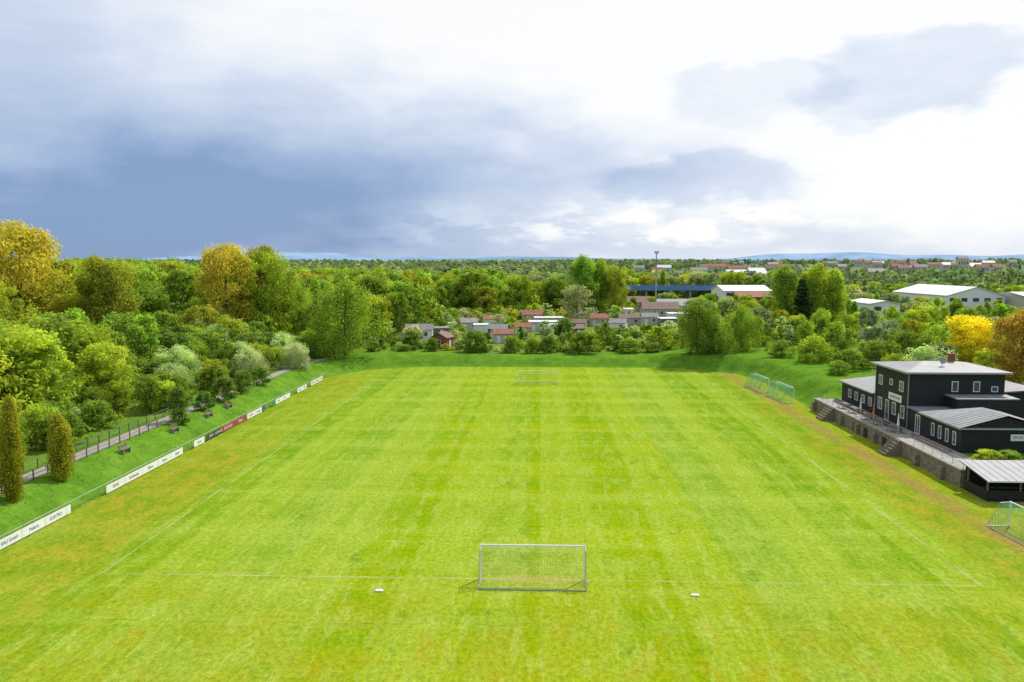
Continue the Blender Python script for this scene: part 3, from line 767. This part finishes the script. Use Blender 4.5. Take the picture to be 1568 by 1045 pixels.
farp=mk([('round',1,L_far),('broad',2,L_fard),('tall',1,L_far),('willow',2,L_far),('poplar',2,L_fard),('broad',1,L_fard)],'far')
pl=grid_pts(-600,700,470,900,16)
pl+=grid_pts(-1300,1400,900,1700,29)
pl+=grid_pts(-2500,2500,1700,3200,62)
def kf(x,y):
    if 320<x<920 and 950<y<1750: return U(5,10) if random.random()<.4 else None
    if x>110 and y<1250: return U(5,12) if random.random()<.7 else None
    return U(10,17) if x<0 or y>900 else U(6,13)
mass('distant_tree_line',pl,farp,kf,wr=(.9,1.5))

# ------------------------------------------------------------------ grass on the banks
n=42000
bx=rng.uniform(-54,62,n); by=rng.uniform(48,187,n); d=dist_field(bx,by)
ok=(d>-.4)&(d<7)&~((bx>0)&(by<127))&(np.abs(bx+48.6)>1.1)
bx,by=bx[ok],by[ok]; bz_=H(bx,by); n=len(bx)
ang=rng.random(n)*6.28; wv=.04+.06*rng.random(n); hv=.05+.14*rng.random(n)
dx=np.cos(ang)*wv; dy=np.sin(ang)*wv
tri=np.stack([np.stack([bx-dx,by-dy,bz_-.02],-1),np.stack([bx+dx,by+dy,bz_-.02],-1),np.stack([bx+rng.normal(size=n)*.09,by+rng.normal(size=n)*.09,bz_+hv],-1)],1)
me=bpy.data.meshes.new('bank_grass'); me.from_pydata(tri.reshape(-1,3).tolist(),[],np.arange(3*n).reshape(n,3).tolist())
a=me.attributes.new('tone','FLOAT','POINT'); a.data.foreach_set('value',np.repeat(rng.random(n),3))
me.materials.append(leafmat('long_grass',(.16,.31,.03),.45)); o=bpy.data.objects.new('bank_grass',me); scene.collection.objects.link(o)

# ------------------------------------------------------------------ world
w=bpy.data.worlds.new('World'); scene.world=w; w.use_nodes=True
t=NT(w.node_tree); t.n.clear()
out=t.new('ShaderNodeOutputWorld'); sky=t.new('ShaderNodeTexSky'); sky.sky_type='NISHITA'; sky.sun_disc=False
sky.sun_elevation=R(SUN_EL); sky.sun_rotation=R(SUN_AZ)
bg=t.new('ShaderNodeBackground'); t.l.new(sky.outputs[0],bg.inputs[0]); bg.inputs[1].default_value=.1
tc=t.new('ShaderNodeTexCoord').outputs['Generated']
sp=t.new('ShaderNodeSeparateXYZ'); t.l.new(tc,sp.inputs[0]); x,y,z=sp.outputs
az=t.m('ARCTAN2',x,y); el=t.m('ARCSINE',z)
cb=t.new('ShaderNodeCombineXYZ'); t.put(cb.inputs[0],t.m('MULTIPLY',az,1.0)); t.put(cb.inputs[1],t.m('MULTIPLY',el,2.2)); cv=cb.outputs[0]
n1=t.noise(cv,4.5,4,.5); n2=t.noise(t.vmul(cv,(1,1.5,1)),12,5,.55)
nc=t.new('ShaderNodeTexNoise'); t.put(nc.inputs['Vector'],cv); nc.inputs['Scale'].default_value=5.5; nc.inputs['Detail'].default_value=5; nc.inputs['Roughness'].default_value=.55
s2=t.new('ShaderNodeSeparateColor'); t.l.new(nc.outputs['Color'],s2.inputs[0])
azw=t.m('ADD',az,t.m('MULTIPLY',t.m('SUBTRACT',s2.outputs[0],.5),.26))
elw=t.m('ADD',el,t.m('MULTIPLY',t.m('SUBTRACT',s2.outputs[1],.5),.13))
def blob(a,e,sa,se,amp,hard=False):
    q=t.m('ADD',t.m('POWER',t.m('ABSOLUTE',t.m('DIVIDE',t.m('SUBTRACT',azw,a),sa)),2.0),t.m('POWER',t.m('ABSOLUTE',t.m('DIVIDE',t.m('SUBTRACT',elw,e),se)),2.0))
    if hard: return t.m('MULTIPLY',t.mr(q,.45,1.15,1,0,True),amp)
    return t.m('MULTIPLY',t.m('EXPONENT',t.m('MULTIPLY',q,-1)),amp)
acc=None
for bb in((-.56,.05,.44,.095,.98),(-.25,.11,.24,.09,.40),(.06,.115,.20,.05,.28),(.19,.10,.13,.038,.20,True),(.43,.205,.13,.05,.26,True),(.24,.21,.11,.045,.17,True),(-.6,.24,.22,.12,.30),(-.25,.2,.2,.06,.14),(-1.2,.1,.5,.3,.6),(.1,.02,.42,.032,.30),(.5,.03,.25,.03,.13)):
    v=blob(*bb); acc=v if acc is None else t.m('ADD',acc,v)
acc=t.m('MULTIPLY',acc,t.mr(n1,.3,.7,.8,1.2))
acc=t.m('ADD',acc,t.m('MULTIPLY',t.m('SUBTRACT',n2,.52),.24))
cum=t.m('MULTIPLY',blob(.08,.046,.24,.018,1),t.mr(n2,.44,.54,.0,1))
acc=t.m('SUBTRACT',acc,t.m('MULTIPLY',cum,.42))
acc=t.m('ADD',acc,t.m('MULTIPLY',t.mr(y,.2,-.5),.4))
cr=t.new('ShaderNodeValToRGB'); t.put(cr.inputs[0],acc); el_=cr.color_ramp.elements
el_[0].position=.04; el_[0].color=(1.02,1.02,1.02,1); el_[1].position=1.0; el_[1].color=(.24,.36,.60,1)
for p,c in((.18,(.87,.92,.99)),(.35,(.68,.76,.91)),(.6,(.48,.59,.79)),(.8,(.35,.47,.71))):
    q=el_.new(p); q.color=(*c,1)
bg2=t.new('ShaderNodeBackground'); t.l.new(cr.outputs[0],bg2.inputs[0]); bg2.inputs[1].default_value=1.0
mx=t.new('ShaderNodeMixShader'); mx.inputs[0].default_value=.93
t.l.new(bg.outputs[0],mx.inputs[1]); t.l.new(bg2.outputs[0],mx.inputs[2]); t.l.new(mx.outputs[0],out.inputs[0])

sd=bpy.data.lights.new('sun','SUN'); sd.energy=4.8; sd.angle=R(.6); sd.color=(1,.95,.86)
so=bpy.data.objects.new('sun',sd); scene.collection.objects.link(so)
dv=-Vector((math.sin(R(SUN_AZ))*math.cos(R(SUN_EL)),math.cos(R(SUN_AZ))*math.cos(R(SUN_EL)),math.sin(R(SUN_EL))))
so.rotation_euler=dv.to_track_quat('-Z','Y').to_euler(); so.location=(60,80,90)

cd=bpy.data.cameras.new('camera'); cd.lens=28; cd.sensor_width=36; cd.clip_end=20000; cd.clip_start=.5
co=bpy.data.objects.new('camera',cd); scene.collection.objects.link(co); co.location=(0,0,22.1); co.rotation_euler=(R(90-5.48),0,R(2.07)); scene.camera=co
scene.view_settings.view_transform='Standard'; scene.view_settings.look='None'; scene.view_settings.exposure=0
